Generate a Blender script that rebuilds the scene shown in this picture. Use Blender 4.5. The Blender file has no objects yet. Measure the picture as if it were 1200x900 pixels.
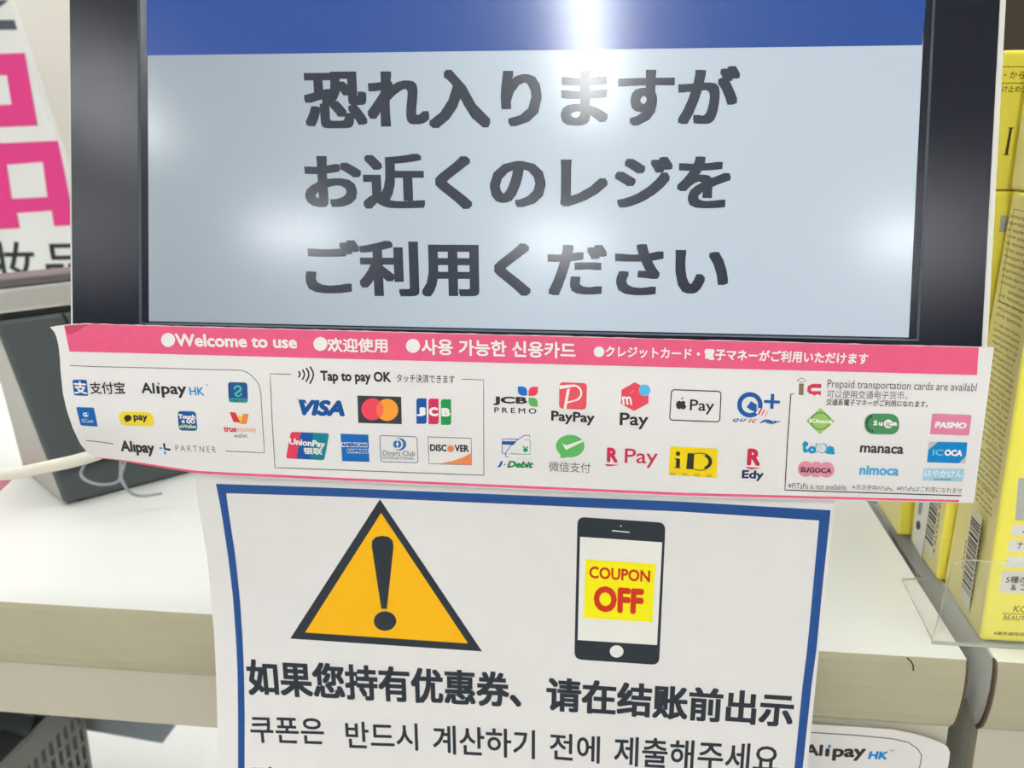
import bpy, bmesh, math, random
from mathutils import Vector, Matrix
random.seed(7)
SC = bpy.context.scene
COL = SC.collection

# ------------------------------------------------------------------ camera, world, exposure
H = 1.171                       # eye height; the counter top lies 0.90 m above the floor
FPX = 1080.0
def nrm(v): return v / v.length
CX = nrm(Vector((9140., 260., -1080.)))
_y = Vector((141., -305., 1080.)); CY = nrm(_y - CX * _y.dot(CX)); CZ = CX.cross(CY)
if CZ.y > 0: CZ = -CZ
def ray(px, py):
    c = Vector(((px - 600) / FPX, (py - 450) / FPX, 1.0))
    return Vector((CX.dot(c), CY.dot(c), CZ.dot(c)))
cam = bpy.data.cameras.new('camera')
cam.sensor_width = 36; cam.lens = FPX / 1200 * 36
cam.clip_start = 0.01
cam.dof.use_dof = True; cam.dof.focus_distance = 0.43; cam.dof.aperture_fstop = 12.0
co = bpy.data.objects.new('camera', cam); COL.objects.link(co)
ex, ey, ez = ((CX[i], CY[i], CZ[i]) for i in range(3))
co.matrix_world = Matrix(((ex[0], -ey[0], -ez[0], 0), (ex[1], -ey[1], -ez[1], 0), (ex[2], -ey[2], -ez[2], H), (0, 0, 0, 1)))
SC.camera = co
w = bpy.data.worlds.new('world'); SC.world = w; w.use_nodes = True
w.node_tree.nodes['Background'].inputs[0].default_value = (0.985, 0.99, 1.0, 1)
w.node_tree.nodes['Background'].inputs[1].default_value = 0.40
SC.view_settings.view_transform = 'Standard'; SC.view_settings.look = 'None'
SC.view_settings.exposure = -1.08; SC.view_settings.gamma = 1.0
LAMP = 46.0

# ------------------------------------------------------------------ materials
def lin(c):
    return tuple((x / 255 / 12.92) if x / 255 <= 0.04045 else ((x / 255 + 0.055) / 1.055) ** 2.4 for x in c) + (1,)
MATS = {}
def mat(name, rgb, rough=0.6, spec=0.5, metal=0.0, emit=0.0, emit_rgb=None, trans=0.0, noise=0.0, nscale=40.0, bump=0.0, bscale=400.0, alpha=1.0, ior=1.45, raw=False):
    if name in MATS: return MATS[name]
    m = bpy.data.materials.new(name); m.use_nodes = True
    nt = m.node_tree; b = nt.nodes['Principled BSDF']
    c = rgb + (1,) if raw else lin(rgb)
    b.inputs['Base Color'].default_value = c
    b.inputs['Roughness'].default_value = rough
    b.inputs['Specular IOR Level'].default_value = spec
    b.inputs['Metallic'].default_value = metal
    b.inputs['IOR'].default_value = ior
    b.inputs['Transmission Weight'].default_value = trans
    b.inputs['Alpha'].default_value = alpha
    if emit:
        b.inputs['Emission Color'].default_value = lin(emit_rgb or rgb)
        b.inputs['Emission Strength'].default_value = emit
    if noise or bump:
        tc = nt.nodes.new('ShaderNodeTexCoord')
    if noise:
        n = nt.nodes.new('ShaderNodeTexNoise'); n.inputs['Scale'].default_value = nscale; n.inputs['Detail'].default_value = 6
        nt.links.new(tc.outputs['Object'], n.inputs['Vector'])
        r = nt.nodes.new('ShaderNodeMapRange'); r.inputs['From Min'].default_value = .3; r.inputs['From Max'].default_value = .7
        r.inputs['To Min'].default_value = 1 - noise; r.inputs['To Max'].default_value = 1 + noise
        nt.links.new(n.outputs['Fac'], r.inputs['Value'])
        mx = nt.nodes.new('ShaderNodeVectorMath'); mx.operation = 'SCALE'; mx.inputs[0].default_value = c[:3]
        nt.links.new(r.outputs['Result'], mx.inputs['Scale']); nt.links.new(mx.outputs[0], b.inputs['Base Color'])
    if bump:
        n = nt.nodes.new('ShaderNodeTexNoise'); n.inputs['Scale'].default_value = bscale; n.inputs['Detail'].default_value = 3
        nt.links.new(tc.outputs['Object'], n.inputs['Vector'])
        bp = nt.nodes.new('ShaderNodeBump'); bp.inputs['Strength'].default_value = bump; bp.inputs['Distance'].default_value = 0.0004
        nt.links.new(n.outputs['Fac'], bp.inputs['Height']); nt.links.new(bp.outputs[0], b.inputs['Normal'])
    MATS[name] = m
    return m
def ink(rgb):                   # printed colour on paper or card
    return mat('ink_%d_%d_%d' % tuple(rgb), rgb, rough=0.62, spec=0.25)
PAPER = mat('paper', (233, 229, 227), rough=0.7, spec=0.2, noise=0.012, nscale=60, bump=0.15, bscale=300)
WHITE = (240, 237, 230)

# ------------------------------------------------------------------ mesh helpers (z given relative to the eye, H added here)
ORG = {}
def tag(o, label=None, cat=None, group=None, kind=None):
    if label: o['label'] = label
    if cat: o['category'] = cat
    if group: o['group'] = group
    if kind: o['kind'] = kind
    return o
def empty(name, loc, label, cat, group=None):
    o = bpy.data.objects.new(name, None); COL.objects.link(o)
    o.location = (loc[0], loc[1], loc[2] + H); o.empty_display_size = 0.02
    ORG[o.name] = Vector(o.location)
    return tag(o, label, cat, group)
def build(name, verts, faces, mats, parent=None, fm=None, smooth=False, bevel=0, seg=3, solid=0, origin=None):
    me = bpy.data.meshes.new(name)
    org = ORG[parent.name] if parent else (Vector((origin[0], origin[1], origin[2] + H)) if origin else None)
    vs = [Vector((v[0], v[1], v[2] + H)) for v in verts]
    if org is None:
        n = max(1, len(vs)); org = Vector((sum(v.x for v in vs) / n, sum(v.y for v in vs) / n, min(v.z for v in vs)))
    me.from_pydata([v - org for v in vs], [], faces)
    for m in (mats if isinstance(mats, list) else [mats]): me.materials.append(m)
    if fm: me.polygons.foreach_set('material_index', fm)
    if smooth: me.polygons.foreach_set('use_smooth', [True] * len(me.polygons))
    me.update()
    o = bpy.data.objects.new(name, me); COL.objects.link(o)
    if parent: o.parent = parent; ORG[o.name] = org
    else: o.location = org; ORG[o.name] = org
    if solid:
        s = o.modifiers.new('solid', 'SOLIDIFY'); s.thickness = solid; s.offset = 0
    if bevel:
        b = o.modifiers.new('bevel', 'BEVEL'); b.width = bevel; b.segments = seg; b.limit_method = 'ANGLE'; b.angle_limit = 0.6
        b.harden_normals = False
    return o
def box(x0, x1, y0, y1, z0, z1):
    v = [(x, y, z) for z in (z0, z1) for y in (y0, y1) for x in (x0, x1)]
    f = [(0, 2, 3, 1), (4, 5, 7, 6), (0, 1, 5, 4), (2, 6, 7, 3), (0, 4, 6, 2), (1, 3, 7, 5)]
    return v, f
def merge(*vf):
    V, F = [], []
    for v, f in vf:
        n = len(V); V += list(v); F += [tuple(i + n for i in q) for q in f]
    return V, F
def prism_x(prof, x0, x1, closed=True):         # profile (y, z) swept along x
    n = len(prof)
    V = [(x0, y, z) for y, z in prof] + [(x1, y, z) for y, z in prof]
    F = [(i, (i + 1) % n, (i + 1) % n + n, i + n) for i in range(n)]
    F += [tuple(range(n - 1, -1, -1)), tuple(range(n, 2 * n))]
    return V, F
def tube(pts, r, seg=10, r1=None):
    V, F = [], []; n = len(pts)
    P = [Vector(p) for p in pts]
    for i, p in enumerate(P):
        t = (P[min(i + 1, n - 1)] - P[max(i - 1, 0)]).normalized()
        a = t.cross(Vector((0.1, 0.2, 1))).normalized(); b = t.cross(a)
        rr = r if r1 is None else r + (r1 - r) * i / (n - 1)
        for k in range(seg):
            an = 2 * math.pi * k / seg
            V.append(tuple(p + a * math.cos(an) * rr + b * math.sin(an) * rr))
    for i in range(n - 1):
        for k in range(seg):
            F.append((i * seg + k, i * seg + (k + 1) % seg, (i + 1) * seg + (k + 1) % seg, (i + 1) * seg + k))
    F.append(tuple(range(seg - 1, -1, -1))); F.append(tuple(range((n - 1) * seg, n * seg)))
    return V, F
def smooth_path(pts, n=6):
    out = []; P = [Vector(p) for p in pts]
    for i in range(len(P) - 1):
        a, b, c, d = P[max(i - 1, 0)], P[i], P[i + 1], P[min(i + 2, len(P) - 1)]
        for k in range(n):
            t = k / n
            out.append(tuple(0.5 * ((2 * b) + (c - a) * t + (2 * a - 5 * b + 4 * c - d) * t * t + (-a + 3 * b - 3 * c + d) * t ** 3)))
    out.append(tuple(P[-1])); return out

# ------------------------------------------------------------------ glyph outlines
_G = {}
def glyphs(s, bold=0.0, shear=0.0, space=1.0):
    key = (s, bold, shear, space)
    if key in _G: return _G[key]
    c = bpy.data.curves.new('t', 'FONT'); c.body = s; c.resolution_u = 3; c.shear = shear; c.space_character = space
    o = bpy.data.objects.new('t', c); COL.objects.link(o)
    dg = bpy.context.evaluated_depsgraph_get()
    me = bpy.data.meshes.new_from_object(o.evaluated_get(dg))
    vs = [(v.co.x, v.co.y) for v in me.vertices]; fs = [tuple(p.vertices) for p in me.polygons]
    bpy.data.objects.remove(o); bpy.data.curves.remove(c); bpy.data.meshes.remove(me)
    V, F = [], []                                   # V: (x, y, layer)
    sh = [(0, 0)]
    if isinstance(bold, tuple):                     # square-cut bold: wider uprights than crossbars
        bx, by = bold; sh += [(a * bx, b * by) for a in (-1, 0, 1) for b in (-1, 0, 1) if a or b] + [(a * bx * .5, b * by) for a in (-1, 1) for b in (-1, 1)]
    elif bold:
        nn = 8
        sh += [(bold * math.cos(k * 2 * math.pi / nn), bold * math.sin(k * 2 * math.pi / nn)) for k in range(nn)]
        if bold > 0.03: sh += [(bold * .5 * math.cos(k * math.pi / 2), bold * .5 * math.sin(k * math.pi / 2)) for k in range(4)]
    for k, (dx, dy) in enumerate(sh):
        n = len(V); V += [(x + dx, y + dy, k) for x, y in vs]; F += [tuple(i + n for i in q) for q in fs]
    x0 = min(v[0] for v in V); x1 = max(v[0] for v in V); y0 = min(v[1] for v in V); y1 = max(v[1] for v in V)
    V = [((x - x0) / (x1 - x0), (y - y0) / (y1 - y0), k) for x, y, k in V]
    _G[key] = (V, F); return _G[key]

# ------------------------------------------------------------------ surfaces the print lies on
def plane_y(Y):
    def P(px, py, lift):
        d = ray(px, py); return tuple(d * ((Y - lift) / d.y))
    return P
def plane_x(X):                                     # left side faces of the cartons
    def P(px, py, lift):
        d = ray(px, py); return tuple(d * ((X - lift) / d.x))
    return P
MB = -0.0965                                        # height of the screen's lower edge line
def mon_y(z, off=0.0): return 0.42462 + (z - MB) * 0.21538 - off
MN = Vector((0, -0.97758, 0.21055))
def plane_mon(px, py, lift):
    d = ray(px, py); p0 = Vector((0, 0.42462, MB)) + MN * lift
    return tuple(d * (p0.dot(MN) / d.dot(MN)))
def sst(a, b, x):
    t = min(1, max(0, (x - a) / (b - a))); return t * t * (3 - 2 * t)
def banner_y(X, Z):
    q = (Z + .137) / .005
    y = mon_y(-.137 + .005 * (math.log1p(math.exp(q)) if q < 30 else q)) - 0.0022
    a = sst(-0.19, -0.285, X)
    y += 0.017 * a * a * sst(-0.138, -0.176, Z)
    y -= 0.0012 * math.sin((X + 0.3) * 16) ** 2 * sst(-0.10, -0.15, Z)
    return y
def banner_P(px, py, lift):
    d = ray(px, py); t = 0.4206 / d.y
    for _ in range(4):
        p = d * t; t = banner_y(p.x, p.z) / d.y
    return tuple(d * t * (1 - lift / 0.43))
def sheet_y(X, Z):
    a = sst(-0.10, -0.215, X)
    return 0.4185 + 0.015 * a * math.sin(math.pi * min(1, max(0, (-0.165 - Z) / 0.185))) + 0.0015 * math.sin(X * 14 + 1) * sst(-.17, -.25, Z)
def sheet_P(px, py, lift):
    d = ray(px, py); t = 0.4185 / d.y
    for _ in range(4):
        p = d * t; t = sheet_y(p.x, p.z) / d.y
    return tuple(d * t * (1 - lift / 0.43))

STEP = 1.3e-4
class Ink:
    """Flat print on a surface: coordinates are read off the photograph and laid onto the real surface."""
    def __init__(s, P): s.P = P; s.V = []; s.F = []; s.M = []; s.mats = []; s.layer = 1
    def mi(s, m):
        if not hasattr(m, 'name'): m = ink(m)
        if m not in s.mats: s.mats.append(m)
        return s.mats.index(m)
    def up(s): s.layer += 1; return s
    def add(s, pts, faces, m, sub=None):
        n = len(s.V); k = s.mi(m)
        for i, p in enumerate(pts):
            lf = s.layer * STEP + (p[2] * 4e-6 if len(p) > 2 else 0)
            s.V.append(s.P(p[0], p[1], lf))
        for f in faces: s.F.append(tuple(i + n for i in f)); s.M.append(k)
        return s
    def text(s, t, x0, y0, x1, y1, h, m, bold=0.0, shear=0.0, space=1.0, lean=None, h1=None):
        V, F = glyphs(t, bold, shear, space); h1 = h1 or h; out = []
        for a, b, k in V:
            bx = x0 + (x1 - x0) * a; by = y0 + (y1 - y0) * a; hh = (h + (h1 - h) * a) * b
            l = (bx - 619) / (4283 - by) if lean is None else lean
            out.append((bx + l * hh, by - hh, k))
        return s.add(out, F, m)
    def poly(s, pts, m):                            # cut fine enough to follow the bend of the paper
        xs = [p[0] for p in pts]; ys = [p[1] for p in pts]
        if max(xs) - min(xs) < 7 and max(ys) - min(ys) < 7: return s.add(pts, [tuple(range(len(pts)))], m)
        bm = bmesh.new(); f = bm.faces.new([bm.verts.new((x, y, 0)) for x, y in pts])
        bmesh.ops.triangulate(bm, faces=[f])
        for _ in range(6):
            es = [e for e in bm.edges if e.calc_length() > (7 if min(xs) < 260 else 12)]
            if not es: break
            bmesh.ops.subdivide_edges(bm, edges=es, cuts=1, use_grid_fill=False)
            bmesh.ops.triangulate(bm, faces=bm.faces[:])
        bm.verts.index_update()
        V = [(v.co.x, v.co.y) for v in bm.verts]; F = [tuple(v.index for v in q.verts) for q in bm.faces]; bm.free()
        return s.add(V, F, m)
    def grid(s, c, m, nx=12, ny=2):                 # c: four corners TL TR BR BL
        pts = []
        for j in range(ny + 1):
            for i in range(nx + 1):
                u, v = i / nx, j / ny
                pts.append(tuple((c[0][q] * (1 - u) + c[1][q] * u) * (1 - v) + (c[3][q] * (1 - u) + c[2][q] * u) * v for q in (0, 1)))
        f = [(j * (nx + 1) + i, j * (nx + 1) + i + 1, (j + 1) * (nx + 1) + i + 1, (j + 1) * (nx + 1) + i) for j in range(ny) for i in range(nx)]
        return s.add(pts, f, m)
    def rr(s, c, r, m, only=None, n=5):             # rounded quad, corners TL TR BR BL
        return s.poly(rrpts(c, r, only, n), m)
    def disc(s, x, y, rx, m, ry=None, n=28, a0=0):
        ry = ry or rx
        return s.poly([(x + rx * math.cos(2 * math.pi * i / n + a0), y + ry * math.sin(2 * math.pi * i / n + a0)) for i in range(n)], m)
    def ring(s, x, y, r0, r1, m, a=0, b=360, n=32, sy=1):
        pts = []
        for i in range(n + 1):
            t = math.radians(a + (b - a) * i / n)
            pts += [(x + r0 * math.cos(t), y + r0 * math.sin(t) * sy), (x + r1 * math.cos(t), y + r1 * math.sin(t) * sy)]
        return s.add(pts, [(2 * i, 2 * i + 1, 2 * i + 3, 2 * i + 2) for i in range(n)], m)
    def line(s, pts, wd, m, close=False):
        P = []
        if close: pts = list(pts) + [pts[0], pts[1]]
        for (xa, ya), (xb, yb) in zip(pts, pts[1:]):
            n = max(1, int(math.hypot(xb - xa, yb - ya) / 14))
            P += [(xa + (xb - xa) * i / n, ya + (yb - ya) * i / n) for i in range(n)]
        P.append(pts[-1]); out = []
        for i, (x, y) in enumerate(P):
            a = P[max(0, i - 1)]; b = P[min(len(P) - 1, i + 1)]
            dx, dy = b[0] - a[0], b[1] - a[1]; l = math.hypot(dx, dy) or 1
            out += [(x - dy / l * wd / 2, y + dx / l * wd / 2), (x + dy / l * wd / 2, y - dx / l * wd / 2)]
        return s.add(out, [(2 * i, 2 * i + 1, 2 * i + 3, 2 * i + 2) for i in range(len(P) - 1)], m)
    def out(s, name, parent, label=None):
        o = build(name, s.V, s.F, s.mats, parent, fm=s.M)
        if label: o['label'] = label
        return o
def rrpts(c, r, only=None, n=5):
    out = []
    for i in range(4):
        p = Vector(c[i]); a = Vector(c[i - 1]); b = Vector(c[(i + 1) % 4])
        if only is not None and i not in only: out.append(tuple(p)); continue
        A = p + (a - p).normalized() * r; B = p + (b - p).normalized() * r
        for k in range(n + 1):
            t = k / n; out.append(tuple(A * (1 - t) ** 2 + p * 2 * t * (1 - t) + B * t * t))
    return out
def lerp_edge(tab, y):
    if y <= tab[0][1]: a, b = tab[0], tab[1]
    elif y >= tab[-1][1]: a, b = tab[-2], tab[-1]
    else:
        for a, b in zip(tab, tab[1:]):
            if a[1] <= y <= b[1]: break
    t = (y - a[1]) / (b[1] - a[1]); return a[0] + (b[0] - a[0]) * t

# ------------------------------------------------------------------ structure
FZ = -H
fl = build('floor', *box(-4, 4, -6.5, 4.0, FZ - 0.02, FZ), mat('floor_vinyl', (236, 236, 230), rough=0.35, noise=0.02, nscale=3)); tag(fl, kind='structure')
CEIL = 1.55
ce = build('ceiling', *box(-4, 4, -6.5, 4.0, CEIL, CEIL + 0.02), mat('ceiling_board', (232, 230, 224), rough=0.8, noise=0.02, nscale=8)); tag(ce, kind='structure')
wb = build('wall_back', *box(-4, 4, 4.0, 4.06, FZ, CEIL), mat('wall_paint', (222, 216, 206), rough=0.7, noise=0.01, nscale=4)); tag(wb, kind='structure')
# ceiling lights: fittings behind the camera, plus overhead ones added to brighten the counter
lampm = mat('lamp_diffuser', (255, 255, 255), emit=LAMP, emit_rgb=(252, 254, 255)); lampb = mat('lamp_diffuser_bright', (255, 255, 255), emit=LAMP * 3.6, emit_rgb=(252, 254, 255)); lampf = mat('lamp_frame', (235, 235, 232), rough=0.5)
def ceiling_light(x, y, lx, ly, label):
    e = empty('ceiling_light', (x, y, CEIL - 0.06), label, 'lamp', 'ceiling lights over the shop floor')
    t = 0.03
    V, F = merge(box(x - lx / 2 - t, x + lx / 2 + t, y - ly / 2 - t, y - ly / 2, CEIL - .06, CEIL), box(x - lx / 2 - t, x + lx / 2 + t, y + ly / 2, y + ly / 2 + t, CEIL - .06, CEIL),
                 box(x - lx / 2 - t, x - lx / 2, y - ly / 2, y + ly / 2, CEIL - .06, CEIL), box(x + lx / 2, x + lx / 2 + t, y - ly / 2, y + ly / 2, CEIL - .06, CEIL))
    build('frame', V, F, lampf, e)
    V, F = box(x - lx / 2, x + lx / 2, y - ly / 2, y + ly / 2, CEIL - .05, CEIL - .03)
    build('diffuser', V, F, lampb if y < -1.8 and abs(x) < 4 and lx != .131 else lampm, e)
for x, y, lx, ly, lb in [
        (-0.15, -1.97, .10, 1.56, 'long narrow ceiling light straight behind the viewer, its streak on the screen'), (-0.38, -4.5, .52, .24, 'square ceiling light mirrored low in the middle of the screen'),
        (-2.0, -4.4, .52, .24, 'square ceiling light mirrored low left on the screen'), (1.65, -4.4, .52, .24, 'square ceiling light mirrored at the low right of the screen'),
        (-3.45, -4.45, .45, .24, 'square ceiling light mirrored on the left bezel'), (-2.2, -2.65, .10, .8, 'short ceiling light mirrored at the upper left of the screen'),
        (2.6, -1.8, .131, 1.5, 'long narrow ceiling light to the right, over the next aisle'), (-2.2, 0.2, .13, 1.5, 'long narrow ceiling light added left of the counter for fill'),
        (-0.5, 1.35, .23, 1.5, 'long narrow ceiling light added over the staff side of the counter for fill'), (1.1, 0.6, .26, 1.5, 'long narrow ceiling light added above the cartons for fill'),
        (-1.6, 1.3, .15, 1.5, 'long narrow ceiling light added above the sign board for fill')]:
    ceiling_light(x, y, lx, ly, lb)
wf = build('wall_front', *box(-4, 4, -6.56, -6.5, FZ, CEIL), mat('wall_shelving_tone', (150, 148, 146), rough=0.7, noise=0.2, nscale=2)); tag(wf, kind='structure')

# ------------------------------------------------------------------ counters
CT = -0.2709
lam = mat('counter_laminate', (236, 237, 231), rough=0.15, spec=0.55, noise=0.012, nscale=14)
nosem = mat('cream_laminate', (175, 168, 141), rough=0.38, spec=0.4, noise=0.035, nscale=22)
apronm = mat('apron_panel', (190, 183, 165), rough=0.5, spec=0.3, noise=0.02, nscale=18)
brown = mat('brown_core', (92, 72, 58), rough=0.6)
greyend = mat('grey_end_panel', (205, 204, 198), rough=0.5, noise=0.02, nscale=20)
NOSE = [(.4512, CT), (.4496, CT - .0035), (.4488, CT - .010), (.4487, CT - .018), (.4500, CT - .027), (.4524, CT - .036), (.4556, CT - .043), (.4600, CT - .0475)]
def counter(x0, x1, name, label, depth, rim):
    e = empty(name, ((x0 + x1) / 2, .46, FZ), label, 'counter')
    build('worktop', *box(x0, x1, .4512, depth, CT - .03, CT), lam, e)
    prof = NOSE + [(.4600, CT - .044), (.4512 + .003, CT - .03)]
    build('front_edge', *prism_x(prof, x0, x1), nosem, e, smooth=False, bevel=0.0005, seg=1)
    # thin brown core line where the laminate is cut
    outp = NOSE; inn = [(y + rim, z) for y, z in NOSE]
    V, F = [], []
    xs = (x0 - .0012, x0) if name == 'display_counter' else (x1, x1 + .0009)
    for x in xs:
        V += [(x, y - .0003, z) for y, z in outp] + [(x, y, z) for y, z in inn]
    n = len(outp)
    for i in range(n - 1):
        F += [(i, i + 1, n + i + 1, n + i), (2 * n + i, 3 * n + i, 3 * n + i + 1, 2 * n + i + 1), (i, 2 * n + i, 2 * n + i + 1, i + 1), (n + i, n + i + 1, 3 * n + i + 1, 3 * n + i)]
    F += [(0, n, 3 * n, 2 * n), (n - 1, 3 * n - 1, 4 * n - 1, 2 * n - 1)]
    o = build('edge_band', V, F, brown, e); o['label'] = 'dark brown cut edge'
    return e
c1 = counter(-1.3, 0.184, 'checkout_counter', 'white topped checkout counter with cream rounded front edge under the screen', .90, .0006)
build('apron', *box(-1.3, 0.1835, .4606, .4700, CT - .084, CT - .0445), apronm, c1)
build('side_panel', *box(.150, .1825, .472, .89, FZ, CT - .032), mat('side_panel_grey', (176, 174, 160), rough=0.6), c1)
p = Ink(plane_y(.4486)); p.line([(1063, 771), (1067, 774.5), (1070, 779), (1070.5, 786)], 1.7, (40, 44, 62)); p.out('pen_mark', c1, 'short dark curved pen stroke')
c2 = counter(0.199, 0.9, 'display_counter', 'second white counter with brown edged end under the yellow cartons', 1.25, .0030)
build('end_cap', *prism_x([(y + .003, z + (.0006 if i else -.001)) for i, (y, z) in enumerate(NOSE)] + [(.50, CT - .036), (1.24, CT - .03), (1.24, CT - .001)], .1984, .1990), greyend, c2)
build('apron', *box(.1990, 0.9, .4606, .4700, FZ + .1, CT - .0445), apronm, c2)
build('side_panel', *box(.1995, .215, .4700, 1.22, FZ, CT - .045), mat('side_panel_pale', (205, 203, 190), rough=0.6), c2)
# grey bracket under the left counter and plastic basket
br = build('shelf_bracket', [(-.56, .72, -.541), (-.405, .72, -.541), (-.432, .72, -.577), (-.56, .72, -.563), (-.56, .90, -.541), (-.405, .90, -.541), (-.432, .90, -.577), (-.56, .90, -.563)],
      [(0, 1, 2, 3), (7, 6, 5, 4), (0, 4, 5, 1), (1, 5, 6, 2), (2, 6, 7, 3), (3, 7, 4, 0)], mat('bracket_grey', (146, 156, 160), rough=0.4))
tag(br, 'blue grey metal shelf strip under the counter beside the slotted basket', 'bracket')
sh = build('lower_shelf', *box(-1.25, .145, .50, 1.6, -.80, -.78), mat('lower_shelf_white', (250, 250, 246), rough=0.4)); tag(sh, 'bright white lower shelf board beneath the checkout counter', 'shelf')

bk = empty('plastic_basket', (-.62, .60, -.78), 'dark grey plastic basket with slotted side under the counter', 'basket')
dg_ = mat('basket_plastic', (128, 130, 126), rough=0.45)
slotm = mat('basket_inner_dark', (16, 20, 22), rough=.5)
def slotted(x, y0, y1, z0, z1, ny, nz, t):          # wall of a basket with rows of real slots
    V, F = [], []
    py_, pz_ = (y1 - y0) / ny, (z1 - z0) / nz
    for j in range(ny + 1): V, F = merge((V, F), box(x - t, x, y0 + j * py_ - py_ * .24, y0 + j * py_ + py_ * .24, z0, z1))
    for k in range(nz + 1): V, F = merge((V, F), box(x - t * .8, x - t * .1, y0, y1, z0 + k * pz_ - pz_ * .13, z0 + k * pz_ + pz_ * .13))
    return V, F
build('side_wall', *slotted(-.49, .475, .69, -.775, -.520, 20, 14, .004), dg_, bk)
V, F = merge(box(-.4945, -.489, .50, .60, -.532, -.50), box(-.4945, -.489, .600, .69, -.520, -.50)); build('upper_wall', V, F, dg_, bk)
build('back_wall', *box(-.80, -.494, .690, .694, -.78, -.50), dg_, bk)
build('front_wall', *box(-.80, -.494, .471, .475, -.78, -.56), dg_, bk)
build('inner_shade', *box(-.79, -.505, .48, .685, -.774, -.53), slotm, bk)  # black block standing for the darkness behind the slots
build('handle', *tube(smooth_path([(-.60, .55, -.52), (-.56, .58, -.475), (-.52, .60, -.468), (-.492, .62, -.49)]), .010), mat('basket_handle', (40, 46, 48), rough=0.4), bk)

# ------------------------------------------------------------------ monitor
mon = empty('checkout_screen', (-.055, .46, CT), 'large checkout display with dark bezel showing Japanese text under a blue bar', 'screen')
bez = mat('bezel_black', (14, 17, 34), rough=0.17, spec=0.45, bump=0.05, bscale=3500)
shell = mat('shell_white', (228, 226, 218), rough=0.35)
def mp(x, s, lift):       # point of the display's own plane: x, distance s up the slope from the lower screen edge, lift towards the viewer
    return (x, .42462 + s * .21055 - lift * .97758, MB + s * .97758 + lift * .21055)
def mbox(x0, x1, s0, s1, l0, l1):
    V = [mp(x, s, l) for l in (l0, l1) for s in (s0, s1) for x in (x0, x1)]
    return V, [(0, 2, 3, 1), (4, 5, 7, 6), (0, 1, 5, 4), (2, 6, 7, 3), (0, 4, 6, 2), (1, 3, 7, 5)]
S0, S1 = -.040, .262
XL, XR = -.2748, .1600
RX0, RX1, RS0, RS1 = -.2395, .1330, .0015, .225      # opening of the bezel
V, F = [], []
rings = [(XL, XR, S0, S1, -.004), (XL, XR, S0, S1, .0), (RX0, RX1, RS0, RS1, .0), (RX0 + .0008, RX1 - .0008, RS0 + .0008, RS1 - .0008, -.0012),
         (-.2355, .1292, .0030, .221, -.0022)]
for x0, x1, s0, s1, l in rings: V += [mp(x0, s0, l), mp(x1, s0, l), mp(x1, s1, l), mp(x0, s1, l)]
for r in range(len(rings) - 1):
    for k in range(4): F.append((r * 4 + k, r * 4 + (k + 1) % 4, (r + 1) * 4 + (k + 1) % 4, (r + 1) * 4 + k))
ob = build('bezel', V, F, [bez, mat('bezel_inner', (86, 92, 104), rough=0.3, spec=0.6)], mon, fm=[0] * 8 + [1] * 4 + [0] * 4)
V, F = merge(mbox(XL, XR, S0, S1, -.036, -.0042), mbox(XL - .0014, XL - .0001, S0, S1 + .002, -.030, -.0004), mbox(XR + .0001, XR + .0028, S0, S1 + .002, -.030, -.0004),
             mbox(XL - .0014, XR + .0028, S0 - .0014, S0 - .0001, -.030, -.0004))
build('shell', V, F, shell, mon, bevel=.0005, seg=2)
V, F = mbox(-.22, .11, .02, .22, -.070, -.036); build('rear_housing', V, F, mat('rear_housing_dark', (60, 62, 66), rough=.5), mon, bevel=.008)
V, F = mbox(-.085, -.025, -.10, .06, -.10, -.071); build('stand_neck', V, F, mat('stand_dark', (56, 58, 62), rough=.45), mon, bevel=.004)
build('stand_base', *box(-.155, .045, .475, .66, CT, CT + .012), mat('stand_dark', (56, 58, 62)), mon, bevel=.004)
def emis(name, rgb, e=1.0, rough=.24):
    m = mat(name, (8, 9, 11), rough=.34, spec=0.5, emit=e, emit_rgb=rgb)
    b = m.node_tree.nodes['Principled BSDF']; b.inputs['Specular IOR Level'].default_value = .22; b.inputs['Coat Weight'].default_value = .8; b.inputs['Coat Roughness'].default_value = .145; b.inputs['Coat IOR'].default_value = 1.5
    return m
SCR = emis('screen_light_field', (187, 200, 211), 2.15); SCB = emis('screen_blue_bar', (14, 72, 156), 2.1); SCT = emis('screen_letters', (34, 44, 66), 1.5)
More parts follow.
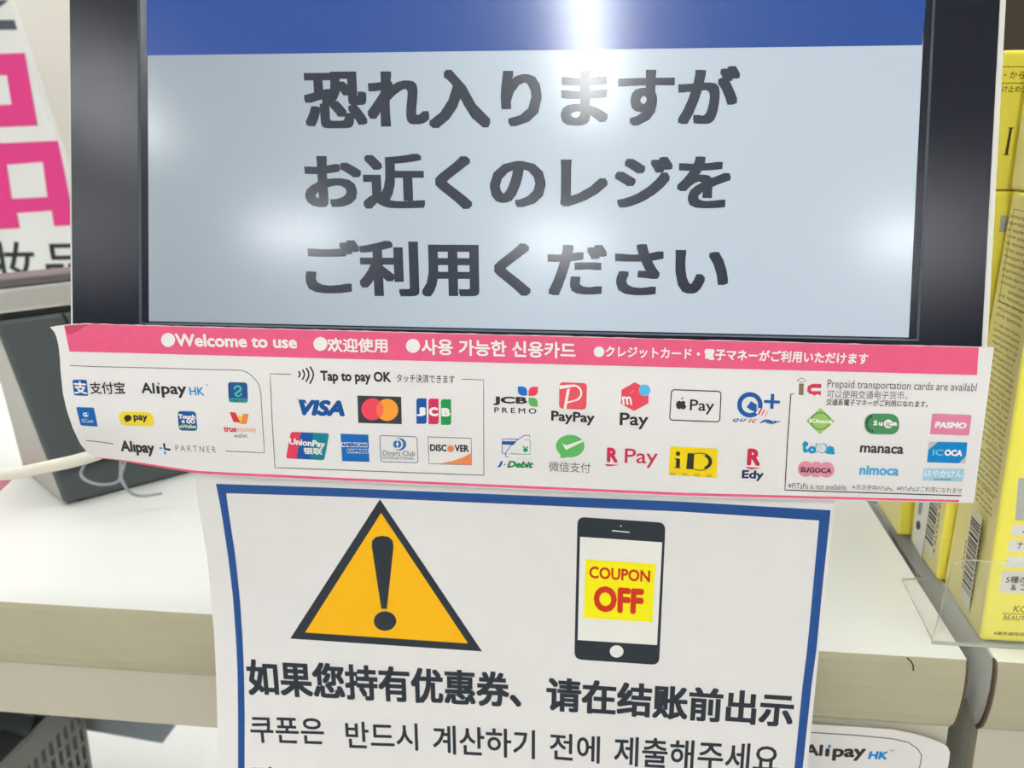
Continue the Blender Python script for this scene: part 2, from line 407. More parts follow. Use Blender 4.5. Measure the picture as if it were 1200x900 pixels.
for m, hs in ((SCR, .05),):        # fine vertical cell structure of the panel, as on the lit display
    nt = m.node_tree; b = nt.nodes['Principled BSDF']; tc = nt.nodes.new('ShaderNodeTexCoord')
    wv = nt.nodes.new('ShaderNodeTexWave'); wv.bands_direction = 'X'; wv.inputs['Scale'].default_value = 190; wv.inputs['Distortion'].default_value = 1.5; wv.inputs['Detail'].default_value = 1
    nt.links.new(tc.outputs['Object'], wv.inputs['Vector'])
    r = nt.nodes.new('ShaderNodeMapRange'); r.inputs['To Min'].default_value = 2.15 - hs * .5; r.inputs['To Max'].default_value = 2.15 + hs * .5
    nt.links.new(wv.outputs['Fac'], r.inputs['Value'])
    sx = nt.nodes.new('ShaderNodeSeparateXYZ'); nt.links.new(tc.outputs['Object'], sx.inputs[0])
    fo = nt.nodes.new('ShaderNodeMapRange'); fo.interpolation_type = 'SMOOTHSTEP'; fo.inputs['From Min'].default_value = -.20; fo.inputs['From Max'].default_value = .04; fo.inputs['To Min'].default_value = .64; fo.inputs['To Max'].default_value = 1.06  # left side dimmed in the emission, standing for off-angle fading of the display
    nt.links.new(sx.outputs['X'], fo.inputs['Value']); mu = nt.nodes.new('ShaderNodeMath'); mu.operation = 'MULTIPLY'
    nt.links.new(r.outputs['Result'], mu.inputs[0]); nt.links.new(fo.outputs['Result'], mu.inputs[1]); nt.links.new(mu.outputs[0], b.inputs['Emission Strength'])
V, F = [mp(-.2358, .0028, -.0022), mp(.1295, .0028, -.0022), mp(.1295, .2215, -.0022), mp(-.2358, .2215, -.0022)], [(0, 1, 2, 3)]
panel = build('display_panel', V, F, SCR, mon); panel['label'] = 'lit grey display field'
def scr_P(px, py, lift): return plane_mon(px, py, lift - .0022)
p = Ink(scr_P); p.grid([(155, -198), (1101, -206), (1081, 53), (171.8, 65)], SCB, 8, 8); p.out('header_bar', panel, 'blue bar across the top of the display')
for t, x0, y0, x1, y1, h in [('恐れ入りますが', 358.5, 151.5, 864, 148, 71), ('お近くのレジを', 358.5, 245, 854.5, 245.5, 65), ('ご利用ください', 359.5, 347, 852, 349.5, 66)]:
    p = Ink(scr_P); p.layer = 1; p.text(t, x0, y0, x1, y1, h, SCT, bold=(.040, .026)); p.out('screen_lettering', panel, 'dark slate Japanese text')

# ------------------------------------------------------------------ banner
BAN_T = [(58.5, 383.5), (66, 382), (75, 380.8), (90, 379.4), (105, 379), (160, 380.6), (400, 387), (1165, 407)]
BAN_B = [(112, 536), (140, 539.5), (168, 544), (200, 549.5), (229, 554), (270, 557), (320, 560), (400, 564), (800, 582), (1141, 589.5)]
BAN_L = [(58.5, 383.5), (63, 388), (66, 394), (68.5, 405), (70, 418), (70.8, 433), (73.5, 460), (78, 480), (85, 501), (94.5, 521), (103, 531), (112, 536)]
BAN_R = [(1165, 407), (1153, 498), (1141, 589.5)]
def at_arc(tab, t):
    L = [0]
    for a, b in zip(tab, tab[1:]): L.append(L[-1] + math.hypot(b[0] - a[0], b[1] - a[1]))
    s = t * L[-1]
    for i in range(len(tab) - 1):
        if s <= L[i + 1] + 1e-9:
            u = (s - L[i]) / (L[i + 1] - L[i]); return (tab[i][0] + (tab[i + 1][0] - tab[i][0]) * u, tab[i][1] + (tab[i + 1][1] - tab[i][1]) * u)
    return tab[-1]
def coons(T, B, L, R, u, v):
    t = at_arc(T, u); b = at_arc(B, u); l = at_arc(L, v); r = at_arc(R, v)
    c00, c10, c01, c11 = T[0], T[-1], B[0], B[-1]
    return tuple((1 - v) * t[q] + v * b[q] + (1 - u) * l[q] + u * r[q] - ((1 - u) * (1 - v) * c00[q] + u * (1 - v) * c10[q] + (1 - u) * v * c01[q] + u * v * c11[q]) for q in (0, 1))
def paper_sheet(P, T, B, L, R, nx, ny, name, parent, m=PAPER, jag=0.0):
    V, F = [], []
    for j in range(ny + 1):
        for i in range(nx + 1):
            u = (i / nx) ** 1.3; x, y = coons(T, B, L, R, u, j / ny)
            if jag and j == 0: y += random.uniform(-jag, jag)
            V.append(P(x, y, 0))
    F = [(j * (nx + 1) + i, j * (nx + 1) + i + 1, (j + 1) * (nx + 1) + i + 1, (j + 1) * (nx + 1) + i) for j in range(ny) for i in range(nx)]
    return build(name, V, F, m, parent, smooth=True)
ban = empty('payment_banner', (-.06, .42, -.175), 'long white paper banner of payment logos with pink headline strip, taped under the screen', 'banner')
pp = paper_sheet(banner_P, BAN_T, BAN_B, BAN_L, BAN_R, 130, 48, 'paper', ban, jag=.35)
PK = mat('pink_ink', (229, 92, 130), rough=.5, spec=.25, noise=.03, nscale=180)
def band_surface(T, B, m, name, parent, P, n=90, rows=4, label=None):
    k = Ink(P); pts = []
    for j in range(rows + 1):
        for i in range(n + 1):
            a = at_arc(T, i / n); b = at_arc(B, i / n); v = j / rows
            pts.append((a[0] * (1 - v) + b[0] * v, a[1] * (1 - v) + b[1] * v))
    k.add(pts, [(j * (n + 1) + i, j * (n + 1) + i + 1, (j + 1) * (n + 1) + i + 1, (j + 1) * (n + 1) + i) for j in range(rows) for i in range(n)], m)
    return k.out(name, parent, label)
band_surface([(75, 381.5), (105, 379.6), (160, 381.4), (400, 387.8), (1147, 407.2)], [(81.5, 412), (110, 412.7), (160, 413.9), (400, 420.5), (1145, 439.5)], PK, 'headline_strip', ban, banner_P, label='pink strip along the top')
band_surface([(112, 535.8), (140, 538.6), (168, 542.6), (200, 547.5), (229, 551.6), (270, 554), (320, 556), (400, 560), (800, 577.5), (1124, 586)],
             [(112, 536.2), (140, 539.8), (168, 544.5), (200, 550), (229, 554.2), (270, 557), (320, 559.2), (400, 563), (800, 580.6), (1124, 588.3)], PK, 'bottom_line', ban, banner_P, label='thin pink line along the bottom')
WH = (240, 236, 232)
def B(): return Ink(banner_P)
for t, cx_, cy_, r, x0, y0, x1, y1, h, bd, lb in [
        ('Welcome to use', 197, 398.3, 8.2, 206, 405.8, 348.5, 408.6, 15, .035, 'white English headline'),
        ('欢迎使用', 375.5, 403, 8.2, 384, 412.6, 454.5, 413.4, 16.8, .03, 'white Chinese headline'),
        ('사용 가능한 신용카드', 484, 405.3, 8.2, 494, 415.6, 674.5, 420.3, 19, .027, 'white Korean headline'),
        ('クレジットカード・電子マネーがご利用いただけます', 702, 412.2, 6.2, 709.5, 418.5, 1017, 427.3, 13.6, .03, 'white Japanese headline')]:
    k = B().up(); k.disc(cx_, cy_, r, WH); k.text(t, x0, y0, x1, y1, h, WH, bold=bd); k.out('headline_lettering', ban, lb)
DK = (52, 50, 50); GR = (120, 116, 112)
LN = (105, 102, 100)
k = B(); k.line([(82, 428.3), (110, 429.6), (190, 431.4), (240, 433), (270, 433.4), (283, 434), (290, 436.5), (296, 441), (303, 449.7), (305.6, 460), (307, 485), (310, 530.6), (264, 528.6)], .9, LN)
k.line([(101, 516.2), (118, 518), (133, 520.2)], 1, LN); k.out('frame_line', ban)
k = B(); k.line([(341, 438.6), (316.5, 438), (319, 495), (322.3, 548), (567, 557)], 1, LN); k.line([(541, 444.3), (566.7, 445.2), (567, 557)], .9, LN); k.out('frame_line', ban)
k = B(); k.line([(930.5, 461.7), (926.8, 461.5), (923, 515), (919.8, 574.3), (1126.5, 581)], 1.3, (70, 70, 76)); k.out('frame_line', ban)
def logo(k, label): return k.out('payment_logo', ban, label)
BL = (20, 88, 160)
# left group
k = B(); k.rr([(84.8, 445), (101.6, 445), (103.4, 464), (86.8, 463.4)], 2, BL); k.up(); k.text('支', 87, 461.5, 102.8, 462.3, 15, WH, bold=.03, lean=-.1); k.text('支付宝', 106, 461.8, 147.3, 461.8, 14.4, DK, bold=.018); logo(k, 'blue square emblem with dark Chinese wordmark')
k = B(); k.text('Al', 166, 460.8, 182, 461.3, 12.6, DK, bold=.03); k.text('ı', 184, 461.4, 187.6, 461.5, 9.4, DK, bold=.03); k.disc(185.8, 449.6, 1.4, (60, 160, 210)); k.text('pay', 190, 466, 219.5, 466.4, 13.6, DK, bold=.03)
k.text('HK', 222.5, 463.2, 239.5, 463.5, 9.6, (30, 140, 205), bold=.02); k.text('TM', 240.5, 452.2, 243.8, 452.3, 2, GR); logo(k, 'dark and light blue Latin wordmark, left end of the banner')
k = B(); k.rr([(267, 447.7), (289.8, 448.3), (290.6, 472), (268, 471.4)], 4, (40, 78, 135)); k.up(); k.rr([(267.8, 466.3), (290.4, 466.9), (290.6, 472), (268, 471.4)], 3.6, (44, 140, 140), only=(2, 3))
k.ring(278.5, 456.3, 2.6, 5, (72, 180, 165), 180, 372); k.poly([(280.5, 456), (284, 457), (277.5, 462), (274.8, 461)], (72, 180, 165)); k.ring(279, 460.5, 2.8, 4.6, (72, 180, 165), 0, 178); k.line([(274, 469.3), (285.5, 469.5)], 1.2, (40, 100, 105)); logo(k, 'navy and teal rounded square emblem')
k = B(); k.rr([(89, 477), (110, 477.6), (114.6, 500), (94.5, 498.6)], 2, (20, 98, 170)); k.up(); k.text('G', 97.5, 488.3, 102.6, 488.5, 5, WH, bold=.05); k.ring(100, 486, 3.6, 4.2, (120, 170, 215), -50, 50); k.text('GCash', 96, 494.8, 109.6, 495.6, 4.2, (190, 212, 232), bold=.01, lean=-.2); logo(k, 'blue slanted square emblem')
k = B(); k.rr([(139, 482), (179, 483.2), (181.4, 500), (140.5, 498.6)], 8, (238, 214, 60), n=7); k.up(); k.disc(149.8, 490, 4.4, (50, 46, 40), ry=3.7); k.poly([(147.5, 492), (151, 493), (147.6, 495.4)], (50, 46, 40)); k.text('pay', 157, 494.8, 173.5, 495.2, 8.4, (50, 46, 40), bold=.04); logo(k, 'yellow pill emblem with dark speech bubble')
k = B(); k.rr([(208, 481.6), (229.5, 482.2), (231.6, 505), (209.6, 504.4)], 4.4, (20, 92, 160)); k.up(); k.text('Touch', 209.3, 490.8, 229.3, 491.4, 5.6, WH, bold=.05); k.text('n GO', 213.3, 496, 229, 496.5, 5.2, WH, bold=.05); k.text("eWallet", 210.3, 501.7, 230.3, 502.1, 4.3, (226, 226, 130), bold=.03); logo(k, 'blue rounded square emblem with white and yellow lettering')
k = B(); k.poly([(269, 483), (276, 483.2), (281.5, 495), (273.6, 494.6)], (214, 58, 62)); k.poly([(279, 487), (284.8, 487.2), (283, 496.7), (279.4, 496)], (240, 190, 80)); k.poly([(284.6, 485), (291.4, 485), (289, 497), (280.8, 496.6), (284, 491)], (232, 140, 72))
k.text('true', 262.2, 506, 277.6, 506.6, 6, (205, 62, 70), bold=.04); k.text('money', 279, 508, 300.4, 508.2, 6.2, (222, 140, 84)); k.text('wallet', 274.3, 512.8, 290.2, 513, 5, (90, 86, 84)); logo(k, 'red and orange folded emblem over small lettering')
k = B(); k.text('Alıpay', 142.3, 532.8, 182, 535.4, 17, DK, bold=.045, lean=-.12); k.line([(192.2, 519.5), (193, 526.2), (199.8, 527)], 2.6, (24, 46, 96)); k.line([(186.6, 525), (190, 525.4)], 2, (30, 140, 205)); k.line([(193, 529), (193.6, 532.4)], 2.2, (30, 140, 205))
k.text('PARTNER', 206, 528.6, 253.4, 530.6, 7.2, GR, space=1.5); logo(k, 'dark wordmark with blue plus sign and spaced small capitals')
# middle group
k = B()
for i, (x, y0, y1) in enumerate([(350, 435, 442.5), (354.4, 433, 445), (358.7, 431, 447.6), (363.2, 429.4, 449.8)]):
    hh = (y1 - y0) / 2; k.line([(x, y0), (x + hh * .34, y0 + hh * .6), (x + hh * .4, y0 + hh), (x + hh * .3, y0 + hh * 1.4), (x - hh * .02, y1)], 1.9, DK)
k.text('Tap to pay OK', 376, 449.7, 458.5, 451.4, 15.6, DK, bold=.04); k.text('タッチ決済できます', 465, 448, 533, 449.6, 10, DK, bold=.008); k.out('tap_lettering', ban, 'contactless waves and dark bilingual lettering')
k = B(); k.text('VISA', 351, 487, 404.3, 488.2, 19, (22, 82, 148), bold=.06, shear=.25); k.poly([(347, 468), (357.5, 468.5), (360, 474), (353.5, 469.8)], (22, 82, 148)); logo(k, 'blue bold wordmark, top left of the card box')
k = B(); k.poly([(418.8, 463.5), (470, 465), (470.9, 497), (419.8, 495.6)], (56, 62, 68)); k.up(); k.disc(436.5, 479.6, 13, (232, 70, 90)); k.up(); k.disc(453.6, 480.3, 13, (243, 158, 52)); k.up()
lens = [(436.5 + 13 * math.cos(math.radians(a)), 479.6 + 13 * math.sin(math.radians(a))) for a in range(-46, 51, 8)] + [(453.6 + 13 * math.cos(math.radians(a)), 480.3 + 13 * math.sin(math.radians(a))) for a in range(134, 231, 8)]
k.poly(lens, (238, 110, 74)); logo(k, 'dark card with overlapping red and orange discs')
k = B()
for (x0, y0), c in (((487.8, 466.6), (22, 82, 160)), ((502, 467), (208, 50, 92)), ((516.6, 467.8), (30, 146, 76))):
    k.rr([(x0, y0), (x0 + 12, y0 + .2), (x0 + 12.2, y0 + 30.2), (x0 + .2, y0 + 30)], 3.6, c, only=(0, 2))
k.up(); k.text('J', 488, 487.6, 498.8, 487.8, 10.4, WH, bold=.07); k.text('C', 502.6, 487.8, 513.6, 488, 10.8, WH, bold=.07); k.text('B', 517.4, 488, 528, 488.2, 10, WH, bold=.07); logo(k, 'three rounded bars, blue red and green, with white letters')
k = B(); k.rr([(340.8, 506), (385.6, 508), (380, 539.4), (335, 537)], 3, (20, 84, 158)); k.up(); k.rr([(340.8, 506), (352.6, 506.6), (347.4, 537.8), (335, 537)], 3, (222, 60, 92), only=(0, 3)); k.rr([(367, 507.2), (385.6, 508), (380, 539.4), (363.4, 538.4)], 3, (10, 128, 142), only=(1, 2))
k.up(); k.text('UnionPay', 339.4, 523, 381.6, 526.8, 9.8, WH, bold=.045, shear=.1); k.text('银联', 356, 532.2, 378, 533.2, 8, WH, bold=.03); logo(k, 'slanted red blue and teal card emblem with white lettering')
k = B(); k.poly([(399, 508.3), (431.6, 509.4), (433, 541.2), (401, 540.4)], (18, 102, 178)); k.up(); k.poly([(399.8, 518.3), (430.5, 518.8), (430.7, 524.2), (400, 523.8)], (222, 230, 238)); k.poly([(406.3, 525.8), (432.6, 526.2), (432.9, 531.4), (406.6, 531)], (222, 230, 238))
k.up(); k.text('AMERICAN', 400.3, 523.2, 430, 523.6, 4.2, (18, 92, 168), bold=.06); k.text('EXPRESS', 407, 530.4, 432.2, 530.8, 4.1, (18, 92, 168), bold=.06); logo(k, 'solid blue square emblem with two lettered lines')
k = B(); k.line(rrpts([(444.9, 510.3), (488.4, 512), (489.9, 542.4), (446.5, 541)], 3), .9, (96, 116, 140), close=True); k.disc(467.6, 520.7, 8.4, (44, 104, 160), ry=7.4); k.up(); k.disc(465.6, 520.6, 6.9, (210, 224, 232), ry=6.6); k.up(); k.ring(465.6, 520.6, 1.8, 4.6, (44, 104, 160), 100, 260); k.ring(465.6, 520.6, 1.8, 4.6, (44, 104, 160), -80, 80)
k.text('Diners Club', 448.8, 533.8, 486.4, 534.6, 6, (90, 96, 104)); k.text('INTERNATIONAL', 448.8, 538.2, 485.4, 539, 3.3, (90, 96, 104)); logo(k, 'outlined card with split blue disc')
k = B(); k.line([(501.5, 512), (552.2, 513.6), (552.6, 544.8), (502.8, 543.4)], .9, (130, 128, 124), close=True); k.text('DISC', 504, 528.6, 523.6, 529.2, 8.2, DK, bold=.045); k.disc(528.2, 525.9, 3.9, (228, 132, 76)); k.text('VER', 532.8, 529.4, 549.4, 529.8, 8.2, DK, bold=.045)
k.poly([(552.3, 531), (552.6, 544.6), (516, 543), (530, 540.4), (543, 535.8)], (230, 136, 84)); logo(k, 'outlined card with orange disc and orange corner')
# right-middle group
def petal(k, x0, y0, x1, y1, c, corner):
    pts = rrpts([(x0, y0), (x1, y0), (x1, y1), (x0, y1)], min(x1 - x0, y1 - y0) * .62, only=corner); k.poly(pts, c)
k = B(); k.text('JCB', 577.8, 474.8, 618, 475.6, 10.4, DK, bold=.05); petal(k, 606.8, 452.8, 617.8, 463.6, (22, 108, 188), (1, 3)); petal(k, 619.4, 453.2, 630.4, 464, (228, 62, 88), (0, 2)); petal(k, 619.4, 466, 630.2, 476.6, (98, 178, 92), (1, 3))
k.text('PREMO', 579.3, 483.6, 628.6, 485, 6.4, DK, bold=.015, space=1.5); logo(k, 'dark wordmark with three petals, blue red and green')
k = B(); k.rr([(655.6, 447.8), (688, 449), (687, 480.2), (655, 478.8)], 5, (228, 84, 96)); k.up(); k.ring(672.5, 460.6, 7.6, 9.8, WH, -88, 84, sy=1.0); k.poly([(655.5, 451.5), (673, 450.6), (673, 453.2), (656, 456.2)], WH); k.poly([(664.5, 456), (668, 455.4), (663.6, 479), (660.4, 478.8)], WH); k.poly([(664.6, 470.8), (673, 468.6), (673, 470.6), (664.2, 472.8)], WH)
k.text('PayPay', 645.8, 496.4, 696.6, 499, 15.2, DK, bold=.03); logo(k, 'red rounded square with white letter over dark wordmark')
k = B(); k.poly([(744, 447.8), (760, 456.6), (760, 472.6), (743, 481.6), (727.8, 473.2), (728.3, 456.8)], (228, 74, 92)); k.up(); k.disc(755.4, 457.4, 6.9, (92, 184, 226)); k.text('m', 730, 474.4, 741, 474.6, 10, WH, bold=.03, lean=-.15); k.line([(738.6, 461.6), (742.6, 457)], .7, (240, 150, 150)); k.text('Pay', 726, 502.8, 759.4, 503.4, 19.4, DK, bold=.02); logo(k, 'red hexagon with blue dot over dark wordmark')
k = B(); k.line(rrpts([(787, 456.6), (845, 458.8), (843.4, 494.4), (784.6, 492.2)], 4), 1.3, DK, close=True)
k.disc(795.8, 474.6, 3.6, DK, ry=4.9); k.disc(800.6, 474.8, 3.6, DK, ry=4.9); k.poly([(792.8, 472), (803.4, 472), (803, 478), (793.6, 478)], DK); k.poly([(798, 468.6), (798.6, 466.8), (800.8, 465.2), (800.6, 467)], DK)
k.up(); k.disc(804.6, 473.6, 1.9, WHITE); k.disc(798.2, 469.4, 1.1, WHITE); k.text('Pay', 808, 485, 836.4, 486, 17, DK, bold=.012); logo(k, 'outlined rounded box with dark fruit mark')
k = B(); QB = (26, 88, 158); k.ring(878.8, 474.4, 9.6, 14.9, QB, 0, 360, n=40); k.poly([(880.3, 470), (887, 474.4), (886, 482.2), (881.6, 481.6), (874.8, 477.2)], QB); k.poly([(895.4, 468.6), (914, 469.6), (914, 473), (895.4, 472)], QB); k.poly([(903.4, 461.6), (907.4, 461.7), (906.4, 479.2), (902.4, 479)], QB)
k.up(); k.poly([(889, 477.5), (892, 479), (888.5, 486), (885.5, 484)], WHITE); k.up()
for i in range(3): k.line([(892.4 + i * 3.7, 478.6 + i * 1.6), (888.8 + i * 3.7, 485.6 + i * 1.4)], 1.9 - .6 * i, (214, 74, 84))
k.text('QU', 858.4, 494.6, 874.6, 495, 4.4, QB, bold=.05, shear=.5, space=1.4); k.text('IC', 877, 495.3, 887, 495.6, 4.4, (214, 74, 84), bold=.05, shear=.5, space=1.4); k.text('Pay', 890, 497, 914.8, 497.4, 5.4, QB, bold=.05, shear=.5); logo(k, 'blue ring and plus sign with red dashes')
k = B(); k.line([(607, 514.8), (588.4, 514.4), (588.4, 531.6), (594, 532)], 1, (30, 88, 160)); k.poly([(588.6, 516.8), (605.2, 517), (602, 521.4), (588.6, 521)], (30, 88, 160)); k.line([(595.8, 535.6), (592.4, 535), (592.6, 530.6), (598, 523), (607, 515), (614, 510.6), (620, 509.8), (620.8, 513)], .9, (30, 88, 160))
k.line([(597.5, 531.6), (621.2, 532.6), (621.2, 515.6), (615, 515.4)], .9, (60, 158, 92)); k.text('¥', 612.6, 530.4, 619, 530.6, 7.6, (24, 150, 86), bold=.04); k.text('J', 583, 547.6, 589.4, 547.9, 7.6, (30, 88, 160), bold=.09, shear=.3); k.disc(591.4, 544.4, .9, (30, 88, 160)); k.text('Debit', 594, 548, 625.2, 548.6, 8, (24, 134, 76), bold=.05, shear=.3); k.text('Card', 606, 538, 623, 538.4, 2, (200, 190, 184)); logo(k, 'small card drawing in blue and green over italic wordmark')
k = B(); k.disc(668.2, 522.8, 16.7, (96, 178, 96), ry=13.2, n=36); k.poly([(656.5, 531), (665, 536), (656.8, 537)], (96, 178, 96)); k.up(); k.poly([(658.8, 519.2), (663.2, 522), (681.8, 515.6), (684, 517.2), (663, 527.4)], WH); k.text('微信支付', 643, 552.4, 691.8, 554.4, 12, (110, 106, 104)); logo(k, 'green speech bubble with white tick over grey Chinese lettering')
CR = (196, 46, 78)
k = B(); k.text('R', 711, 541.6, 724, 542.4, 17.4, CR, bold=.055); k.poly([(708.4, 543.8), (726.4, 544.8), (716, 546.2), (711, 546)], CR); k.text('Pay', 731.8, 548, 770.2, 548.6, 22.4, CR, bold=.008); logo(k, 'crimson wordmark with underlined capital')
k = B(); k.rr([(785.4, 523), (841.6, 525.8), (839.8, 560.2), (783.6, 556.6)], 2.5, (240, 208, 20)); k.up()
for i in range(4): x = 784.8 + i * 14.2; k.poly([(x, 553.4 + i * .7), (x + 6.8, 553.8 + i * .7), (x + 6.6, 557.2 + i * .8), (x - .2, 556.7 + i * .8)], (214, 176, 44))
k.disc(794.6, 531.6, 2.7, (50, 48, 40)); k.poly([(790, 537), (797, 537.6), (796.6, 548), (799, 548.8), (789.4, 548.4), (792, 547.4), (792.4, 539)], (50, 48, 40))
k.poly([(806, 531), (813.6, 531.4), (812.6, 550), (804.2, 549.6), (807.4, 548.6), (808.6, 533)], (50, 48, 40)); k.ring(820, 541, 10.2, 14.6, (50, 48, 40), -58, 62, sy=.72, n=20); k.line([(812, 532.2), (819, 530.9), (826, 531.6), (829, 533)], .9, (50, 48, 40)); k.line([(812, 549.4), (820, 551.4), (827, 550.6)], .9, (50, 48, 40)); logo(k, 'yellow card emblem with dark serif letters')
k = B(); k.text('R', 875, 545.4, 890.8, 546, 20, CR, bold=.055); k.poly([(873, 547.2), (893, 548.6), (880, 550), (876, 549)], CR); k.text('Edy', 869, 563.4, 894.4, 564, 12.6, (36, 46, 84), bold=.035); logo(k, 'crimson capital over navy wordmark')
# transport card group
k = B(); k.poly([(936.3, 449.4), (942, 449.6), (941.6, 463), (936, 462.8)], (128, 112, 84)); k.line([(934, 445.8), (939.6, 443), (945.2, 445.8), (939.6, 448.2)], .9, (128, 112, 84), close=True)
k.line([(962.4, 452.4), (952, 452.2), (948.6, 454), (948.2, 457.6), (950.6, 460.6), (962, 460.8)], 4.8, (206, 58, 86)); k.up(); k.disc(950.4, 463.4, 1.9, WHITE); k.disc(958, 463.8, 1.9, WHITE); k.out('transport_emblem', ban, 'brown post and red bus shaped mark')
k = B(); k.text('Prepaid transportation cards are availabl', 969, 457.2, 1143.5, 461.6, 12.4, (96, 92, 92)); k.text('可以使用交通电子货币。', 968.6, 466.6, 1063, 468.4, 9.6, (100, 96, 96)); k.text('交通系電子マネーがご利用になれます。', 967.8, 475, 1087, 477.6, 7.8, (72, 68, 70), bold=.012); k.out('transport_lettering', ban, 'three lines of grey lettering')
k = B(); k.poly([(961.6, 477.8), (978, 493.8), (960.6, 509), (944.8, 493.2)], (156, 196, 104)); k.up()
for a in range(200, 345, 14): k.line([(961.4 + 10 * math.cos(math.radians(a)), 493.4 + 9 * math.sin(math.radians(a))), (961.4 + 12 * math.cos(math.radians(a)), 493.4 + 10.6 * math.sin(math.radians(a)))], 1.3, (60, 76, 50))
for a in range(20, 165, 14): k.line([(961.4 + 10 * math.cos(math.radians(a)), 493.4 + 9 * math.sin(math.radians(a))), (961.4 + 12 * math.cos(math.radians(a)), 493.4 + 10.6 * math.sin(math.radians(a)))], 1.3, (60, 76, 50))
k.text('Kitaca', 948.4, 495.4, 975.6, 496.6, 5, (232, 238, 214), bold=.04); logo(k, 'light green diamond emblem')
k = B(); k.rr([(1013.4, 484.4), (1053.6, 485), (1054, 509.2), (1013, 508.6)], 12, (72, 140, 90), n=8); k.up()
for a in range(110, 262, 19): k.line([(1025.6 + 8.6 * math.cos(math.radians(a)), 496.6 + 8 * math.sin(math.radians(a))), (1025.6 + 11 * math.cos(math.radians(a)), 496.6 + 11 * math.sin(math.radians(a)))], 2.2, (46, 70, 52))
k.text('Su', 1023.2, 498.6, 1034.4, 499, 6, WH, bold=.05, space=1.3); k.disc(1041, 496.8, 5.3, WH); k.text('a', 1045.8, 499, 1051.4, 499.2, 4.4, WH, bold=.06); k.up(); k.text('ic', 1038.2, 499.4, 1044.4, 499.6, 5.6, (90, 110, 96)); logo(k, 'dark green pill emblem')
k = B(); k.rr([(1092.4, 484.8), (1138.6, 486.4), (1135.6, 510.6), (1089.8, 508.8)], 1.5, (220, 128, 158)); k.up(); k.text('PASMO', 1095, 501.4, 1132.4, 502.6, 7.4, WH, bold=.07, shear=.1); logo(k, 'pink card emblem with white rounded lettering')
k = B(); TC = (30, 146, 190); k.text('t', 939.2, 530.4, 946.6, 531, 14.6, TC, bold=.07); k.text('o', 946.4, 531.4, 956, 532, 9, TC, bold=.07); k.text('a', 967, 532, 978.6, 532.8, 9.4, TC, bold=.07); k.text('IC', 955, 530.6, 967.8, 531.4, 11.6, TC, bold=.09); k.up(); k.text('IC', 956.2, 529.8, 966.6, 530.4, 9.8, WH, bold=.05); logo(k, 'cyan playful wordmark')
k = B(); k.text('manaca', 1007.4, 530.4, 1058.4, 532.2, 8.6, (72, 66, 68), bold=.03); logo(k, 'dark wide lower case wordmark')
k = B(); k.poly([(1088.6, 517.4), (1133.6, 518.4), (1131.4, 543.2), (1086.4, 541.6)], (196, 196, 190)); k.up(); k.poly([(1099.6, 517.7), (1133.6, 518.4), (1132.2, 534.6), (1123.6, 542.9), (1086.4, 541.6), (1088, 527)], (10, 130, 198)); k.up(); k.text('IC', 1092.6, 533.6, 1105, 534, 7.2, (120, 186, 222), bold=.02); k.text('OCA', 1106.4, 534, 1127.4, 534.8, 7.4, WH, bold=.06); logo(k, 'blue card emblem with grey corners')
k = B()
for x, y in ((944.2, 549.6), (956.6, 550.2), (968.6, 550.6)): k.disc(x, y, 9.2, (222, 142, 160)); k.layer += .4
k.up(); k.text('SUGOCA', 937.6, 553.4, 974.2, 554.6, 6, (70, 48, 56), bold=.03); logo(k, 'three joined pink discs with dark lettering')
k = B(); k.text('nimoca', 1006.6, 556.6, 1052.8, 557.8, 11.6, (92, 168, 212), bold=.045); logo(k, 'light blue lower case wordmark')
k = B(); k.poly([(1083, 548.6), (1130.4, 549.6), (1128, 564.6), (1081, 563.2)], (164, 206, 222)); k.up(); k.text('はやかけん', 1083.4, 558.6, 1127.4, 559.6, 8.4, (236, 242, 244), bold=.012); k.text('HAYAKAKEN', 1094, 562.4, 1114.6, 562.8, 1.8, (56, 92, 128), bold=.03); logo(k, 'pale blue card emblem with white script')
k = B(); k.text('※PiTaPa is not available.', 923.4, 572.2, 992.6, 574.4, 6.4, (88, 84, 84)); k.text('※无法使用PiTaPa。', 998.6, 573.6, 1046.8, 575.8, 6, (96, 92, 92)); k.text('※PiTaPaはご利用になれませ', 1050.6, 575.4, 1127, 578.2, 6.4, (88, 84, 84)); k.out('footnote_lettering', ban, 'tiny grey footnote')
# tape sliver at the upper left, tinted darker for the corner fold's shade
tp = mat('tape_fold_shade', (205, 70, 105), rough=.25, spec=.5, alpha=.45)
k = B(); k.layer = 3; k.poly([(75.4, 382), (82, 380.9), (92, 380.1), (104, 380.2), (97, 384.2), (90, 388.6), (85, 391), (79.6, 391.4)], tp); k.out('tape', ban, 'tape sliver tinted darker pink for the fold shade at the corner')

# ------------------------------------------------------------------ coupon notice
SL = [(228, 545), (228.6, 556), (233, 598), (236, 610), (243.5, 660), (248, 710), (251, 745), (253, 787), (254.6, 840), (255.4, 900), (256, 1040)]
SR = [(979, 575), (976.7, 600), (968, 690), (962, 740), (957.6, 785), (953, 830), (947, 890), (931, 1065)]
sheet = empty('coupon_notice', (-.055, .42, -.40), 'white paper notice in a blue frame with warning triangle and phone, hanging below the banner', 'notice')
paper_sheet(sheet_P, [(228, 545), (979, 575)], [(256, 1040), (931, 1065)], SL, SR, 60, 40, 'paper', sheet)
NB = mat('navy_frame_ink', (30, 76, 142), rough=.5, spec=.3, noise=.05, nscale=150)
FO = [(253, 567), (259.4, 600), (267, 650), (273, 700), (276.6, 750), (278.4, 790), (279, 840), (279, 900), (279, 1010)]
FI = [(265, 578), (268, 600), (275.6, 650), (281, 700), (284.4, 750), (286, 790), (286.8, 840), (286.6, 900), (286.6, 1000)]
k = Ink(sheet_P)
